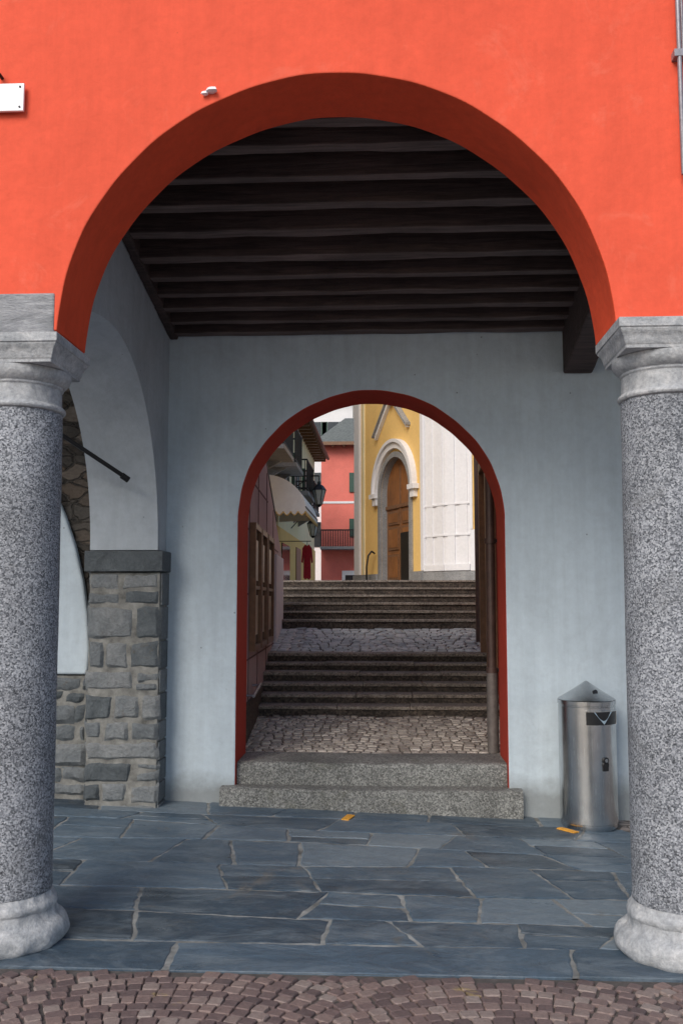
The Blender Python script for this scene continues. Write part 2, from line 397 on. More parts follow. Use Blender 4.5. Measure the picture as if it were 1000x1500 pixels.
for j in range(len(rows)-1):
    x = -5 - random.random()*.3
    if j == 0: x = -5.45
    sh = random.uniform(-.06,.06)
    while x < 5:
        w = random.uniform(1.2,2.0) if j == 0 else random.choice([random.uniform(.30,.55), random.uniform(.5,.9)])
        x1 = x+w; gp = .005+random.random()*.007
        sh1 = random.uniform(-.16,.16) if j > 0 else random.uniform(-.05,.05)
        a_, b_, c_, d_ = x+gp-sh/2, x1-gp-sh1/2, x1-gp+sh1/2, x+gp+sh/2
        g0 = gp*(.9 if j else .05)
        ya, yb = (rowy(j,a_)+g0, rowy(j,b_)+g0), (rowy(j+1,d_)-gp, rowy(j+1,c_)-gp)
        r = random.random()
        if j > 0 and j < 7 and random.random() < .3:
            f = random.uniform(.38,.62)
            m0 = (a_+(d_-a_)*f, ya[0]+(yb[0]-ya[0])*f); m1 = (b_+(c_-b_)*f, ya[1]+(yb[1]-ya[1])*(f+random.uniform(-.1,.1)))
            slab([(a_,ya[0]),(b_,ya[1]),(m1[0],m1[1]-.006),(m0[0],m0[1]-.006)], False, r)
            slab([(m0[0],m0[1]+.006),(m1[0],m1[1]+.006),(c_,yb[1]),(d_,yb[0])], False, random.random())
        else:
            slab([(a_,ya[0]),(b_,ya[1]),(c_,yb[1]),(d_,yb[0])], j == 0, r)
        x = x1; sh = sh1
fl.done('stone_floor')

for nm, cx, cy, rot in (('floor_tape_mark', -.285, 6.52, -14), ('floor_tape_mark', 1.175, 6.42, 40)):
    t = MB(); c, s_ = math.cos(R(rot)), math.sin(R(rot)); w, l = .026, .075
    pts = [(-w,-l),(w,-l),(w*1.1,l*.9),(w*.2,l),(-w,l*.93)]
    q = [(cx+c*x-s_*y, cy+s_*x+c*y) for x,y in pts]
    t.add([(x,y,fz(x,y)+.008) for x,y in q]+[(x,y,fz(x,y)+.002) for x,y in q], [(0,1,2,3,4)]+[(i,5+i,5+(i+1)%5,(i+1)%5) for i in range(5)], 'tape'); t.done(nm)

# ------------------------------------------------------------------ arcade building
AB = empty('arcade_building')
RA, CZ, SP = 1.249, 2.66, 2.72
centers = [-.25-2.95, -.25, -.25+2.95]
TOP = 5.6
a0 = math.degrees(math.asin((SP-CZ)/RA))
pts = [(-4.95,SP)]; isarc = [False]
for c in centers:
    A = arc(c, CZ, RA, 180-a0, a0, 96, .0025)
    for p in A: pts.append(p); isarc.append(True)
pts += [(4.7,SP),(4.7,TOP),(-4.95,TOP)]; isarc += [False]*3
npt = len(pts)
fw = MB()
fw.prism(pts, 4.05, 4.45, 'coral', mb='white_side', sidemat=lambda i: 'coral_in' if isarc[i] and isarc[(i+1)%npt] else 'coral')
fw.done('front_wall', AB, .006, 2, 30)
im = MB(); im.box(-1.955,-1.508,4.043,4.32,2.694,2.895,'imposts'); im.box(-1.95,-1.515,4.321,4.445,2.66,2.719,'coral_in'); im.done('impost_block', AB, .010)
ch = MB(); ch.lathe([(.008,3.822),(.026,3.828),(.020,3.842),(.005,3.850)], -.80, 4.035, 'signwhite', 9, .2)
ch.lathe([(.006,3.812),(.016,3.816),(.012,3.828),(.004,3.832)], -.832, 4.037, 'signwhite', 7, .2); ch.done('plaster_chip', AB)

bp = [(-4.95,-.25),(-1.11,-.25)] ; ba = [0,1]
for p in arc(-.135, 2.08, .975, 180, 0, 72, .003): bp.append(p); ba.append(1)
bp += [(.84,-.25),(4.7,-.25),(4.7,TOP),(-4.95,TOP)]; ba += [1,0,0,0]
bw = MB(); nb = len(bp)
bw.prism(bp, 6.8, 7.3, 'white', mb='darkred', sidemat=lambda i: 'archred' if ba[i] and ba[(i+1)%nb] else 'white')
bw.done('back_wall', AB, .012, 2, 30)
def side_tf(u, x, z): return (x, u, z)
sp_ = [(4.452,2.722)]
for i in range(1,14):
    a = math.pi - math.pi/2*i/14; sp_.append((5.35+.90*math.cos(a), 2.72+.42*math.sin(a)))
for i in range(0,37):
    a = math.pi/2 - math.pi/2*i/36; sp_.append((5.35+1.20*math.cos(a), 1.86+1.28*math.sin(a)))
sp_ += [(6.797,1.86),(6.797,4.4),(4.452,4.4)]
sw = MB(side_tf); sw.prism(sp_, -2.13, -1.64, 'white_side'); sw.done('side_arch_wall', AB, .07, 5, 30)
rp = MB()
rp.box(-2.13,-1.625,6.572,6.795,-.1,1.70,'mortar_pier')
z = -.04
while z < 1.70:
    h = min(random.uniform(.12,.26), 1.705-z)
    if 1.705-(z+h) < .09: h = 1.705-z
    cuts = random.choice([[.30],[.66],[],[.45],[.25,.6],[.55],[.38,.74]])
    xs = [-2.145]+[-2.145+.53*c for c in cuts]+[-1.612]
    for i in range(len(xs)-1):
        rr_ = random.random()
        if random.random() < .28 and h > .15:
            f = random.uniform(.35,.65)
            rp.rough_block(xs[i],xs[i+1],6.558,z,z+h*f,'block',random.random(),.03,.012,.025,.005,.014)
            rp.rough_block(xs[i],xs[i+1],6.562,z+h*f,z+h,'block',random.random(),.03,.012,.025,.005,.014)
        else: rp.rough_block(xs[i],xs[i+1],6.555+random.uniform(-.004,.006),z,z+h,'block',rr_,.03,.010,.025,.005,.014)
    rp.box(-1.6245,-1.612+random.uniform(-.003,.002),6.585,6.79,z+.006,z+h-.006,'block',random.random())
    z += h
rp.box(-2.165,-1.60,6.535,6.792,1.708,1.855,'block',.15)
rp.done('respond_pier', AB, .012, 2, 50)
rb = MB()
nx, nz_ = 50, 110
vs = []; fs = []
for j in range(nz_+1):
    for i in range(nx+1):
        x = -3.6+1.47*i/nx; z = -.1+4.0*j/nz_
        vs.append((x, 6.765+.03*mnoise.noise(Vector((x*9,z*14,1)))+random.uniform(-.004,.004), z))
for j in range(nz_):
    for i in range(nx): a = j*(nx+1)+i; fs.append((a,a+1,a+nx+2,a+nx+1))
rb.add(vs, fs, 'rubble', .5, True)
rb.done('rubble_wall_face', AB)
pl = MB(); pp = [(-3.6,.97),(-2.175,.97),(-2.165,1.15),(-2.185,1.4),(-2.225,1.65),(-2.29,1.9),(-2.37,2.12),(-2.46,2.32),(-2.6,2.52),(-2.9,2.7),(-3.6,2.75)]
pl.prism(pp, 6.69, 6.76, 'white'); pl.done('plaster_remnant', AB, .02, 3)
lb = MB(); z = -.03
lb.box(-3.6,-2.15,6.70,6.74,-.05,.96,'mortar_pier')
while z < .95:
    h = random.uniform(.07,.2); x = -3.6
    if z+h > .88: h = .965-z
    while x < -2.17:
        w = random.uniform(.12,.36); x1 = min(x+w, -2.165)
        if x1-x > .04: lb.rough_block(x, x1, 6.68+random.uniform(-.012,.008), z, z+h, 'block', random.random()*.9, .03, .012, .03, .004, .014)
        x = x1
    z += h
lb.done('rubble_plinth', AB)

def cz(y): return 4.83-.2*y
jy = [4.52, 4.71, 4.97, 5.21, 5.48, 5.74, 5.98, 6.19, 6.38, 6.57, 6.745]
for k, y in enumerate(jy):
    w = .090+random.uniform(-.012,.014); hb = cz(y)+random.uniform(-.006,.006)
    j = MB(); seg = 60; vs = []; sd = random.uniform(0,50); fa = []; fb = []
    for i in range(seg+1):
        x = -4.6+9.0*i/seg; nn = [.009*mnoise.noise(Vector((x*2.2,sd,q*5)))+.005*mnoise.noise(Vector((x*9,sd,q*5))) for q in range(4)]
        vs += [(x,y-w/2+nn[0],hb+nn[1]),(x,y+w/2+nn[2],hb+nn[3]),(x,y+w/2,cz(y)+.2),(x,y-w/2,cz(y)+.2)]
    for i in range(seg):
        for q in range(4):
            a = i*4+q; b_ = i*4+(q+1)%4; (fb if q == 0 else fa).append((a,b_,b_+4,a+4))
    fa += [(0,1,2,3),(seg*4+3,seg*4+2,seg*4+1,seg*4)]
    o = 0
    j.add(vs, fa, 'joist')
    for f in fb: j.f.append(list(f)); j.m.append(j.mi('joist_edge')); j.r.append(.5); j.sm.append(False)
    j.done('ceiling_joist_%d' % (k+1), AB, .009, 2, 40)
cbd = MB()
x = -4.9
while x < 4.6:
    w = random.uniform(.16,.24); e = random.uniform(0,.006)
    y0, y1 = 4.452, 6.798
    vs = [(x+.003,y0,cz(y0)+.135+e),(x+w-.003,y0,cz(y0)+.135+e),(x+w-.003,y1,cz(y1)+.135+e),(x+.003,y1,cz(y1)+.135+e)]
    vs += [(a,b,c+.04) for a,b,c in vs]
    cbd.add(vs, [(0,1,2,3),(7,6,5,4),(0,4,5,1),(1,5,6,2),(2,6,7,3),(3,7,4,0)], 'board'); x += w
y0, y1 = 4.452, 6.798
cbd.add([(-4.9,y0,cz(y0)+.185),(4.65,y0,cz(y0)+.185),(4.65,y1,cz(y1)+.185),(-4.9,y1,cz(y1)+.185)], [(0,1,2,3)], 'board')
cbd.done('ceiling_boards', AB)
def long_beam(name, x0, x1, drop, y0=4.455, y1=6.797, top=.13):
    j = MB(); seg = 20; vs = []; fs = []
    for i in range(seg+1):
        y = y0+(y1-y0)*i/seg; d = [random.uniform(-.004,.004) for _ in range(4)]
        vs += [(x0+d[0],y,cz(y)-drop+d[1]),(x1+d[2],y,cz(y)-drop+d[3]),(x1,y,cz(y)+top),(x0,y,cz(y)+top)]
    for i in range(seg):
        for q in range(4):
            a = i*4+q; b_ = i*4+(q+1)%4; fs.append((a,b_,b_+4,a+4))
    fs += [(0,1,2,3),(seg*4+3,seg*4+2,seg*4+1,seg*4)]
    j.add(vs, fs, 'joist'); j.done(name, AB, .014)
long_beam('cross_beam', 1.285, 1.495, .31)
long_beam('wall_plate_beam', -1.638, -1.575, .015)
rf2 = MB(side_tf); rf2.prism([(3.6,TOP+.005),(7.7,TOP+.005),(7.7,TOP+.08),(5.65,TOP+.7),(3.6,TOP+.08)], -5.2, 4.95, 'roof'); rf2.done('roof', AB)

tr = MB(); tr.tube((-2.30,5.95,2.69),(-1.80,6.33,2.34),.015,'iron'); tr.tube((-1.84,6.30,2.365),(-1.80,6.33,2.335),.022,'iron'); tr.done('iron_tie_rod')

def column(cx, cy, dz=0.0):
    root = empty('stone_column')
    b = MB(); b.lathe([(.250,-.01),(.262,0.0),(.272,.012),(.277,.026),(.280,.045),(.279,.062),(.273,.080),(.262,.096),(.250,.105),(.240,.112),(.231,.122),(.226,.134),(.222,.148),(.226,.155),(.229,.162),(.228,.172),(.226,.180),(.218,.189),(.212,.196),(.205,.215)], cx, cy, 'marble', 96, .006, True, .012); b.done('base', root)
    s_ = MB(); prof = [(.203,.216),(.206,.235)]
    for i in range(22):
        t = i/21; prof.append((.203-.011*t**1.6+random.uniform(-.0008,.0008), .25+(2.14+dz)*t))
    s_.lathe(prof+[(.192,2.398+dz)], cx, cy, 'granite', 64, .0015); s_.done('shaft', root)
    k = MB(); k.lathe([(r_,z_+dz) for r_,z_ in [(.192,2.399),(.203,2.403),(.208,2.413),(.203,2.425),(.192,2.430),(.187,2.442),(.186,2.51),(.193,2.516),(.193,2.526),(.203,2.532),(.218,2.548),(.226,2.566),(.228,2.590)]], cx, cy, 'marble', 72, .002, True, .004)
    vs = []; fs = []
    pr = [(.222,2.591),(.222,2.606),(.227,2.612),(.231,2.632),(.240,2.655),(.251,2.668),(.252,2.676),(.257,2.678),(.257,2.719)]
    for h, z in pr:
        yb = cy+h-.05
        vs += [(cx-h,cy-h,z+dz),(cx+h,cy-h,z+dz),(cx+h,yb,z+dz),(cx-h,yb,z+dz)]
    for i in range(len(pr)-1):
        for q in range(4): fs.append((i*4+q,i*4+(q+1)%4,(i+1)*4+(q+1)%4,(i+1)*4+q))
    e = len(pr)*4; fs += [(3,2,1,0),(e-4,e-3,e-2,e-1)]
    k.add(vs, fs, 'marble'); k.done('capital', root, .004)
column(-1.722, 4.225, -.028)
for cx in (1.252, -4.68, 4.2): column(cx, 4.225)

sg = MB(); sg.box(-2.15,-1.672,4.018,4.032,3.752,3.885,'signwhite'); sg.box(-2.12,-1.70,4.033,4.049,3.78,3.86,'galv')
for zz_ in (3.77,3.867): sg.tube((-1.69,4.014,zz_),(-1.69,4.019,zz_),.005,'iron')
sg.done('wall_sign', None, .002)
cd = MB(); cd.tube((1.305,4.012,3.37),(1.305,4.012,TOP),.011,'galv'); cd.tube((1.325,4.025,3.92),(1.325,4.025,TOP),.008,'galv'); cd.box(1.28,1.35,4.0,4.049,3.915,3.95,'galv'); cd.box(1.28,1.335,4.0,4.049,5.2,5.23,'galv'); cd.done('conduit_pipe', None, .002)
hk = MB(); hk.tube((-1.79,4.0,3.93),(-1.79,4.05,3.93),.008,'iron'); hk.tube((-1.79,4.0,3.93),(-1.79,4.0,3.96),.006,'iron'); hk.done('wall_hook')

# ------------------------------------------------------------------ trash bin
bx, by = 1.357, 6.600; bz = fz(bx,by)+.012; br = .193
tb = empty('trash_bin')
t = MB(); t.lathe([(br-.012,bz-.01),(br-.004,bz+.004),(br-.004,bz+.028),(br,bz+.032),(br,bz+.80),(br-.003,bz+.803),(br-.003,bz+.810),(br+.003,bz+.813),(br+.003,bz+.838),(br-.002,bz+.842)], bx, by, 'steel', 72); t.done('body', tb)
t = MB(); t.lathe([(br+.002,bz+.8425),(br-.004,bz+.848),(br*.5,bz+.905),(.012,bz+.962),(.002,bz+.966)], bx, by, 'steel', 72); t.done('conical_lid', tb)
def on_can(ang, z, r): return (bx+r*math.sin(R(ang)), by-r*math.cos(R(ang)), bz+z)
def patch(mb, a0, a1, z0, z1, r, mat, n=14, th=.004):
    vs = []
    for i in range(n+1):
        a = a0+(a1-a0)*i/n
        for rr in (r, r+th):
            vs += [on_can(a,z0,rr), on_can(a,z1,rr)]
    fs = []
    for i in range(n):
        o = i*4; fs += [(o+2,o+6,o+7,o+3),(o,o+1,o+5,o+4),(o+1,o+3,o+7,o+5),(o,o+4,o+6,o+2)]
    fs += [(0,2,3,1),(n*4,n*4+1,n*4+3,n*4+2)]
    mb.add(vs, fs, mat, .5)
t = MB(); patch(t, -14, 66, .685, .775, br-.002, 'black', 20); t.done('opening', tb)  # black patch on the closed body paints the dark inside of the opening
t = MB(); patch(t, -16, 68, .773, .783, br, 'steel', 20, .006); patch(t, -16, 68, .677, .687, br, 'steel', 20, .006); patch(t, -16, -13, .68, .78, br, 'steel', 3, .006); patch(t, 65, 68, .68, .78, br, 'steel', 3, .006)
vs = []
for rr in (br+.003, br+.006): vs += [on_can(2,.772,rr), on_can(44,.772,rr), on_can(23,.69,rr)]
t.add(vs, [(3,4,5),(0,2,1),(0,1,4,3),(1,2,5,4),(2,0,3,5)], 'steel'); t.done('opening_frame', tb)
t = MB()
for z in (.455,.425):
    p = Vector(on_can(24,z,br)); q = Vector(on_can(24,z,br+.012)); t.tube(p, q, .022, 'black', 16)
patch(t, 18, 30, .385, .43, br, 'black', 4, .008); t.done('lock', tb)
t = MB(); p = Vector(on_can(24,.455,br+.0125)); q = Vector(on_can(24,.455,br+.016)); t.tube(p,q,.012,'steel',14)
t.tube(on_can(20,.895,br*.52), on_can(20,.90,br*.62), .016, 'black', 12); t.done('lock_barrel', tb)  # black plug paints the dark of the small hole in the lid

# ------------------------------------------------------------------ entrance steps
def worn_step(x0, x1, y0, y1, z0, z1, seed):
    m = MB(); nx = 110; prof = [(0,z0),(.003,z0+.04),(0,z1-.03),(.004,z1-.014),(.014,z1-.003),(.03,z1),(.10,z1),(y1-y0,z1)]
    vs = []; fs = []
    for i in range(nx+1):
        x = x0+(x1-x0)*i/nx
        for k,(dy,z) in enumerate(prof):
            q = mnoise.noise(Vector((x*6,z*9+dy*9,seed)))*.010+mnoise.noise(Vector((x*25,z*25+dy*20,seed)))*.006
            w = -.006*math.exp(-((x-(x0+x1)/2)/.5)**2) if k > 2 else 0
            ed = 0 if k in (0,7) else 1
            vs.append((x, y0+dy+(q if k < 5 else 0), z+(q*.5*ed if k > 2 else 0)+w))
    n = len(prof)
    for i in range(nx):
        for k in range(n-1): a = i*n+k; fs.append((a,a+1,a+n+1,a+n))
    m.add(vs, fs, 'stepstone', .5, True)
    m.add([(x0+.001,y0+.012,z0),(x0+.001,y1,z0),(x0+.001,y1,z1-.003),(x0+.001,y0+.012,z1-.012)],[(0,1,2,3)],'stepstone')
    m.add([(x1-.001,y0+.012,z0),(x1-.001,y1,z0),(x1-.001,y1,z1-.003),(x1-.001,y0+.012,z1-.012)],[(0,1,2,3)],'stepstone')
    return m.done('threshold_step')
worn_step(-1.205, .928, 6.70, 6.87, -.1, .177, 3.0)
worn_step(-1.107, .838, 6.862, 7.335, .10, .333, 9.0)

def XL(y): return -1.16-.052*(y-7.3)
def XR(y): return .95+.047*(y-7.3)
def ramp_cobbles(name, y0, y1, z0, z1, mat, size=.066):
    m = MB()
    m.add([(XL(y0)-.1,y0,z0-.012),(XR(y0)+.1,y0,z0-.012),(XR(y1)+.1,y1,z1-.012),(XL(y1)-.1,y1,z1-.012)], [(0,1,2,3)], 'mortar_dark')
    y = y0+size/2
    while y < y1+.15:
        x = XL(y)-random.random()*.05
        while x < XR(y):
            w = size*random.uniform(.8,1.35)
            ph = ((x+.1)/1.0)%1-.5
            yy = y - .35*ph*ph
            if y0+.02 < yy < y1-.02:
                sett(m, x+w/2, yy, w*.92, size*.90, -.7*ph, z0+(z1-z0)*(yy-y0)/(y1-y0)+random.uniform(-.004,.004), mat, .018, .84, .05)
            x += w
        y += size
    m.done(name)
ramp_cobbles('alley_paving', 7.33, 8.72, .325, .45, 'alleystone', .074)
ramp_cobbles('alley_paving', 10.35, 12.02, .935, 1.155, 'landingstone', .11)
def flight(y0, n, rise, tread, z0):
    m = MB()
    for i in range(n):
        y = y0+i*tread; z1 = z0+(i+1)*rise
        ye = y+tread+.03 if i < n-1 else y+tread+.06
        m.box(XL(y)-.15, XR(y)+.15, y+.02, ye+.02, z0-.1, z1-.030, 'riser')
        x = XL(y)-.15; end = XR(y)+.15
        cuts = sorted([x+(end-x)*random.uniform(.25,.45), x+(end-x)*random.uniform(.6,.8)])
        xs = [x]+cuts+[end]
        for k in range(3):
            dz = random.uniform(-.006,.005)
            m.box(xs[k]+.002, xs[k+1]-.002, y+random.uniform(-.006,.006), ye, z1-.031, z1+dz, 'nosing', random.random())
    return m.done('stone_staircase', None, .006, 2)
flight(8.70, 6, .0817, .27, .45)
flight(12.0, 6, .107, .30, 1.155)
pz = MB(); pz.box(-30,30,13.56,90,1.2,1.797,'street'); pz.done('plaza_pavement')

# ------------------------------------------------------------------ alley walls
al = empty('panelled_alley_wall')
def al_tf(u, n, z): return (XL(u)+n, u, z)
m = MB(al_tf)
prof = [(7.31,.1),(12.3,.1),(12.3,2.12),(10.2,2.75),(9.4,3.05),(7.31,3.9)]
m.prism(prof, 0, -.35, 'panel'); m.done('wall', al)
m = MB(al_tf)
for (ya,za,zb) in ((7.9,.3,3.6),(8.75,.3,3.3),(9.75,.5,2.85),(10.7,.9,2.55)):
    m.box(ya,ya+.02,.0,.006,za,zb,'joint_line')
for z_ in (1.0,1.55,2.1,2.55):
    m.box(7.33,11.6 if z_<2.2 else 9.9,.0,.005,z_,z_+.014,'joint_line')
m.box(10.9,12.28,0,.03,.9,2.05,'alley_white')
m.box(7.33,10.9,0,.025,.3,.66,'riser')
m.done('panel_joints', al)
m = MB(al_tf)
for (ya,yb) in ((7.95,8.5),(8.65,9.2),(9.4,10.1)):
    z0_, z1_ = 1.12, 2.12
    m.box(ya,yb,.006,.03,z0_,z1_,'glass'); m.box(ya+.06,yb-.06,.031,.034,1.2,1.55,'poster'); m.box(ya+.06,yb-.06,.031,.034,1.68,2.04,'poster')
    m.box(ya-.04,ya,.006,.06,z0_-.05,z1_+.05,'brownframe'); m.box(yb,yb+.04,.006,.06,z0_-.05,z1_+.05,'brownframe')
    m.box(ya,yb,.006,.058,z1_,z1_+.05,'brownframe'); m.box(ya,yb,.006,.058,z0_-.05,z0_,'brownframe'); m.box(ya,yb,.03,.05,1.6,1.63,'brownframe')
m.done('notice_frames', al)
m = MB()
m.tube((XL(7.7)+.07,7.7,.72),(XL(8.35)+.07,8.35,.76),.013,'galv'); m.tube((XL(7.75),7.75,.72),(XL(7.75)+.07,7.75,.72),.01,'galv'); m.tube((XL(8.3),8.3,.755),(XL(8.3)+.07,8.3,.755),.01,'galv')
m.done('handrail', al)
m = MB()
def topz(y):
    if y < 9.4: return 3.9+(3.05-3.9)*(y-7.31)/(9.4-7.31)
    if y < 10.2: return 3.05+(2.75-3.05)*(y-9.4)/.8
    return 2.75+(2.12-2.75)*(y-10.2)/2.1
y = 9.0
while y < 12.1:
    x = XL(y)-.06; m.tube((x,y,topz(y)-.02),(x,y,topz(y)+.36),.007,'iron',6); y += .09
pv = None
for y in (9.0,9.4,10.2,11.2,12.1):
    p = (XL(y)-.06,y,topz(y)+.36)
    if pv: m.tube(pv,p,.013,'iron',8); m.tube((pv[0],pv[1],pv[2]-.3),(p[0],p[1],p[2]-.3),.008,'iron',6)
    pv = p
m.done('iron_railing', al)

rw = empty('red_alley_wall')
def ar_tf(u, n, z): return (XR(u)-n, u, z)
m = MB(ar_tf); m.prism([(7.31,.1),(13.4,.1),(13.4,3.9),(7.31,3.9)], 0, -.4, 'darkred'); m.done('wall', rw)
m = MB(ar_tf)
m.box(9.0,9.12,0,.10,.8,2.9,'brownframe'); m.box(10.2,10.32,0,.10,.9,2.9,'brownframe'); m.box(9.0,10.32,0,.10,2.9,3.0,'brownframe'); m.box(9.12,10.2,0,.03,.9,2.9,'door')
m.box(11.6,11.75,0,.04,1.1,1.5,'alley_white'); m.done('doorframe', rw)
dp = MB(); X_, Y_ = .800, 7.40
dp.tube((X_,Y_,.95),(X_,Y_,3.9),.034,'pipe',16); dp.tube((X_,Y_,.33),(X_,Y_,.96),.044,'pipe_grey',16)
for z_ in (.94,1.95): dp.tube((X_,Y_,z_),(X_,Y_,z_+.04),.046,'pipe',16); dp.box(X_,XR(Y_)+.02,Y_-.01,Y_+.01,z_+.01,z_+.035,'iron')
dp.done('drainpipe')
dp = MB(); dp.tube((XR(11)-.07,11.0,1.0),(XR(11)-.07,11.0,3.9),.045,'pipe',14); dp.done('drainpipe')

# ------------------------------------------------------------------ church
CH = empty('yellow_church')
O = Vector((-.752,21.99,0)); D = Vector((1.482,-3.41,0)).normalized(); NN = Vector((D.y, -D.x, 0))
if NN.y > 0: NN = -NN
def ch_tf(u, n, z):
    p = O + D*u + NN*n; return (p.x, p.y, z)
W = 3.718; cu, r0, zs = 2.27, .76, 3.82
op = [(0,1.7),(cu-r0,1.7)] + arc(cu, zs, r0, 180, 0, 28) + [(cu+r0,1.7),(W,1.7),(W,9.2),(0,9.2)]
m = MB(ch_tf); no = len(op); m.prism(op, 0, -.45, 'yellow', sidemat=lambda i: 'plinth' if 1 <= i <= 30 else 'yellow'); m.done('facade_wall', CH)
m = MB(ch_tf)
m.box(-.02,.30,.002,.06,2.1,9.2,'stucco'); m.box(.42,.54,.002,.03,2.1,9.2,'cream')
m.box(-.03,cu-r0-.14,.003,.09,1.7,2.09,'plinth'); m.box(cu+r0+.14,W,.003,.09,1.7,2.09,'plinth')
m.box(W-.10,W+.02,.003,.06,2.1,9.2,'stucco'); m.done('pilasters', CH)
def ring(mb, c, z, ri, ro, n0, n1, mat, legs=None, a0=180, a1=0, seg=28):
    A = arc(c, z, ro, a0, a1, seg); B = arc(c, z, ri, a1, a0, seg)
    pts = A + B
    if legs is not None: pts = [(c-ro,legs)]+A+[(c+ro,legs),(c+ri,legs)]+B+[(c-ri,legs)]
    mb.prism(pts, n1, n0, mat)
m = MB(ch_tf); ring(m, cu, zs, r0+.003, r0+.12, .003, .05, 'plinth', 1.75); m.done('stone_surround', CH)
m = MB(ch_tf); ring(m, cu, zs+.06, r0+.13, r0+.26, .002, .08, 'stucco'); ring(m, cu, zs+.06, r0+.26, r0+.33, .002, .13, 'stucco')
for s_ in (-1,1):
    a, b_ = sorted((cu+s_*(r0+.12), cu+s_*(r0+.42))); m.box(a,b_,.002,.14,zs-.04,zs+.06,'stucco'); a, b_ = sorted((cu+s_*(r0+.15), cu+s_*(r0+.34))); m.box(a,b_,.002,.09,zs-.2,zs-.04,'stucco')
m.done('white_archivolt', CH)
m = MB(ch_tf)
for s_ in (-1,1):
    x0, x1 = cu-.12, cu-.12+s_*.85; z0_, z1_ = 5.95, 5.2
    m.prism([(x0,z0_),(x1,z1_),(x1,z1_-.09),(x0,z0_-.09)], .08, .002, 'stucco')
    m.prism([(x0,z0_+.002),(x1+s_*.05,z1_-.045),(x1+s_*.05,z1_+.0),(x0,z0_+.05)], .13, .002, 'plinth')
m.box(cu-.17,cu-.09,.1,.12,5.75,6.6,'darkred'); m.box(cu-.20,cu-.06,.002,.1,5.75,6.6,'stucco')
m.done('gable_moulding', CH)
m = MB(ch_tf)
RC = -.13
dz = [(cu-r0,1.75)] + arc(cu, zs, r0-.003, 180, 0, 24) + [(cu+r0,1.75)]
m.prism(dz, RC, RC-.06, 'door')
m.box(cu-.02,cu+.02,RC+.002,RC+.03,1.8,4.4,'brownframe'); m.box(cu-r0+.01,cu+r0-.01,RC+.002,RC+.04,3.50,3.58,'brownframe')
for s_ in (-1,1):
    for (za,zb) in ((1.95,2.5),(2.6,3.1),(3.15,3.45)):
        a, b_ = sorted((cu+s_*.1, cu+s_*(r0-.1))); m.box(a,b_,RC+.002,RC+.025,za,zb,'brownframe'); m.box(a+.05,b_-.05,RC+.026,RC+.035,za+.05,zb-.05,'door')
m.box(cu+.05,cu+r0-.05,RC+.036,RC+.04,1.8,2.95,'black'); m.done('door', CH)  # black sheet paints the dark gap of the half-open right leaf
def seg_tf(p, q):
    P_ = Vector((*p,0)); Q_ = Vector((*q,0)); d = (Q_-P_); L = d.length; d.normalize(); n = Vector((d.y,-d.x,0))
    if n.y > 0: n = -n
    return L, (lambda u, w, z: tuple((P_+d*u+n*w)+Vector((0,0,z))))
for k,(p,q,mt) in enumerate((((.73,18.58),(1.10,18.10),'stucco'),((1.10,18.10),(1.56,17.78),'stucco'),((1.56,17.78),(4.5,16.6),'yellow'))):
    L, tf = seg_tf(p,q); m = MB(tf); m.box(0,L,-.4,0,1.7,9.2,mt); m.box(0,L+.02,.002,.07,1.7,2.06,'plinth')
    if k < 2:
        m.box(.06,L*.40,.002,.022,2.2,9.2,'stucco'); m.box(L*.60,L-.06,.002,.018,2.2,9.2,'stucco'); m.box(0,L,.001,.05,2.08,2.2,'stucco')
        for zz_ in (2.75,3.35): m.box(0,L,.001,.03,zz_,zz_+.03,'stucco')
    else:
        m.box(0,L,.002,.04,2.07,2.85,'stucco'); m.box(0,.05,.002,.05,2.86,9.2,'stucco'); m.box(.42,1.0,.002,.05,2.86,9.2,'stucco')
        ring(m, .3, 2.5, .09, .12, .041, .06, 'stucco', None, 180, -180, 24)
    m.done('stucco_bay_%d' % (k+1), CH)
m = MB(ch_tf); m.box(0,W,-7,-.46,1.7,9.2,'yellow'); m.done('nave', CH)
m = MB(ch_tf); m.box(-.3,W+.4,-7.2,.35,9.21,9.4,'stucco'); m.prism([(-.3,9.41),(W+.4,9.41),(W/2,11.5)],.35,-7.2,'roof'); m.done('roof', CH)
m = MB(); pv = None
for (n_,z_) in ((.06,2.55),(.14,2.6),(.22,2.5),(.26,2.25),(.26,1.8)):
    p = Vector(ch_tf(1.25,n_,z_))
    if pv is not None: m.tube(pv,p,.020,'iron',8)
    pv = p
m.done('iron_handrail')

# ------------------------------------------------------------------ pink house
PH = empty('pink_house'); k = 42.0
xl, xr, ev = -3.05, 2.5, 8.62
m = MB(); m.box(xl,xr,k,k+8,1.7,ev,'pink'); m.box(xl-.01,xr,k-.03,k-.001,5.9,6.0,'stucco'); m.done('walls', PH)
m = MB()
m.add([(xl-.35,k-.6,ev),(xr,k-.6,ev),(xr,k+4,ev+2.0),(xl+.9,k+4,ev+2.0),(xl-.35,k+8.4,ev),(xr,k+8.4,ev)], [(0,1,2,3),(0,3,4),(3,2,5,4),(0,4,5,1)], 'roof')
m.box(xl-.35,xr,k-.62,k-.55,ev-.12,ev+.03,'brownframe'); m.box(xl-.33,xl-.27,k-.55,k+8,ev-.12,ev-.005,'brownframe')
i_ = xl
while i_ < xr: m.box(i_,i_+.1,k-.54,k-.01,ev-.16,ev-.01,'brownframe'); i_ += .5
m.done('roof', PH)
m = MB()
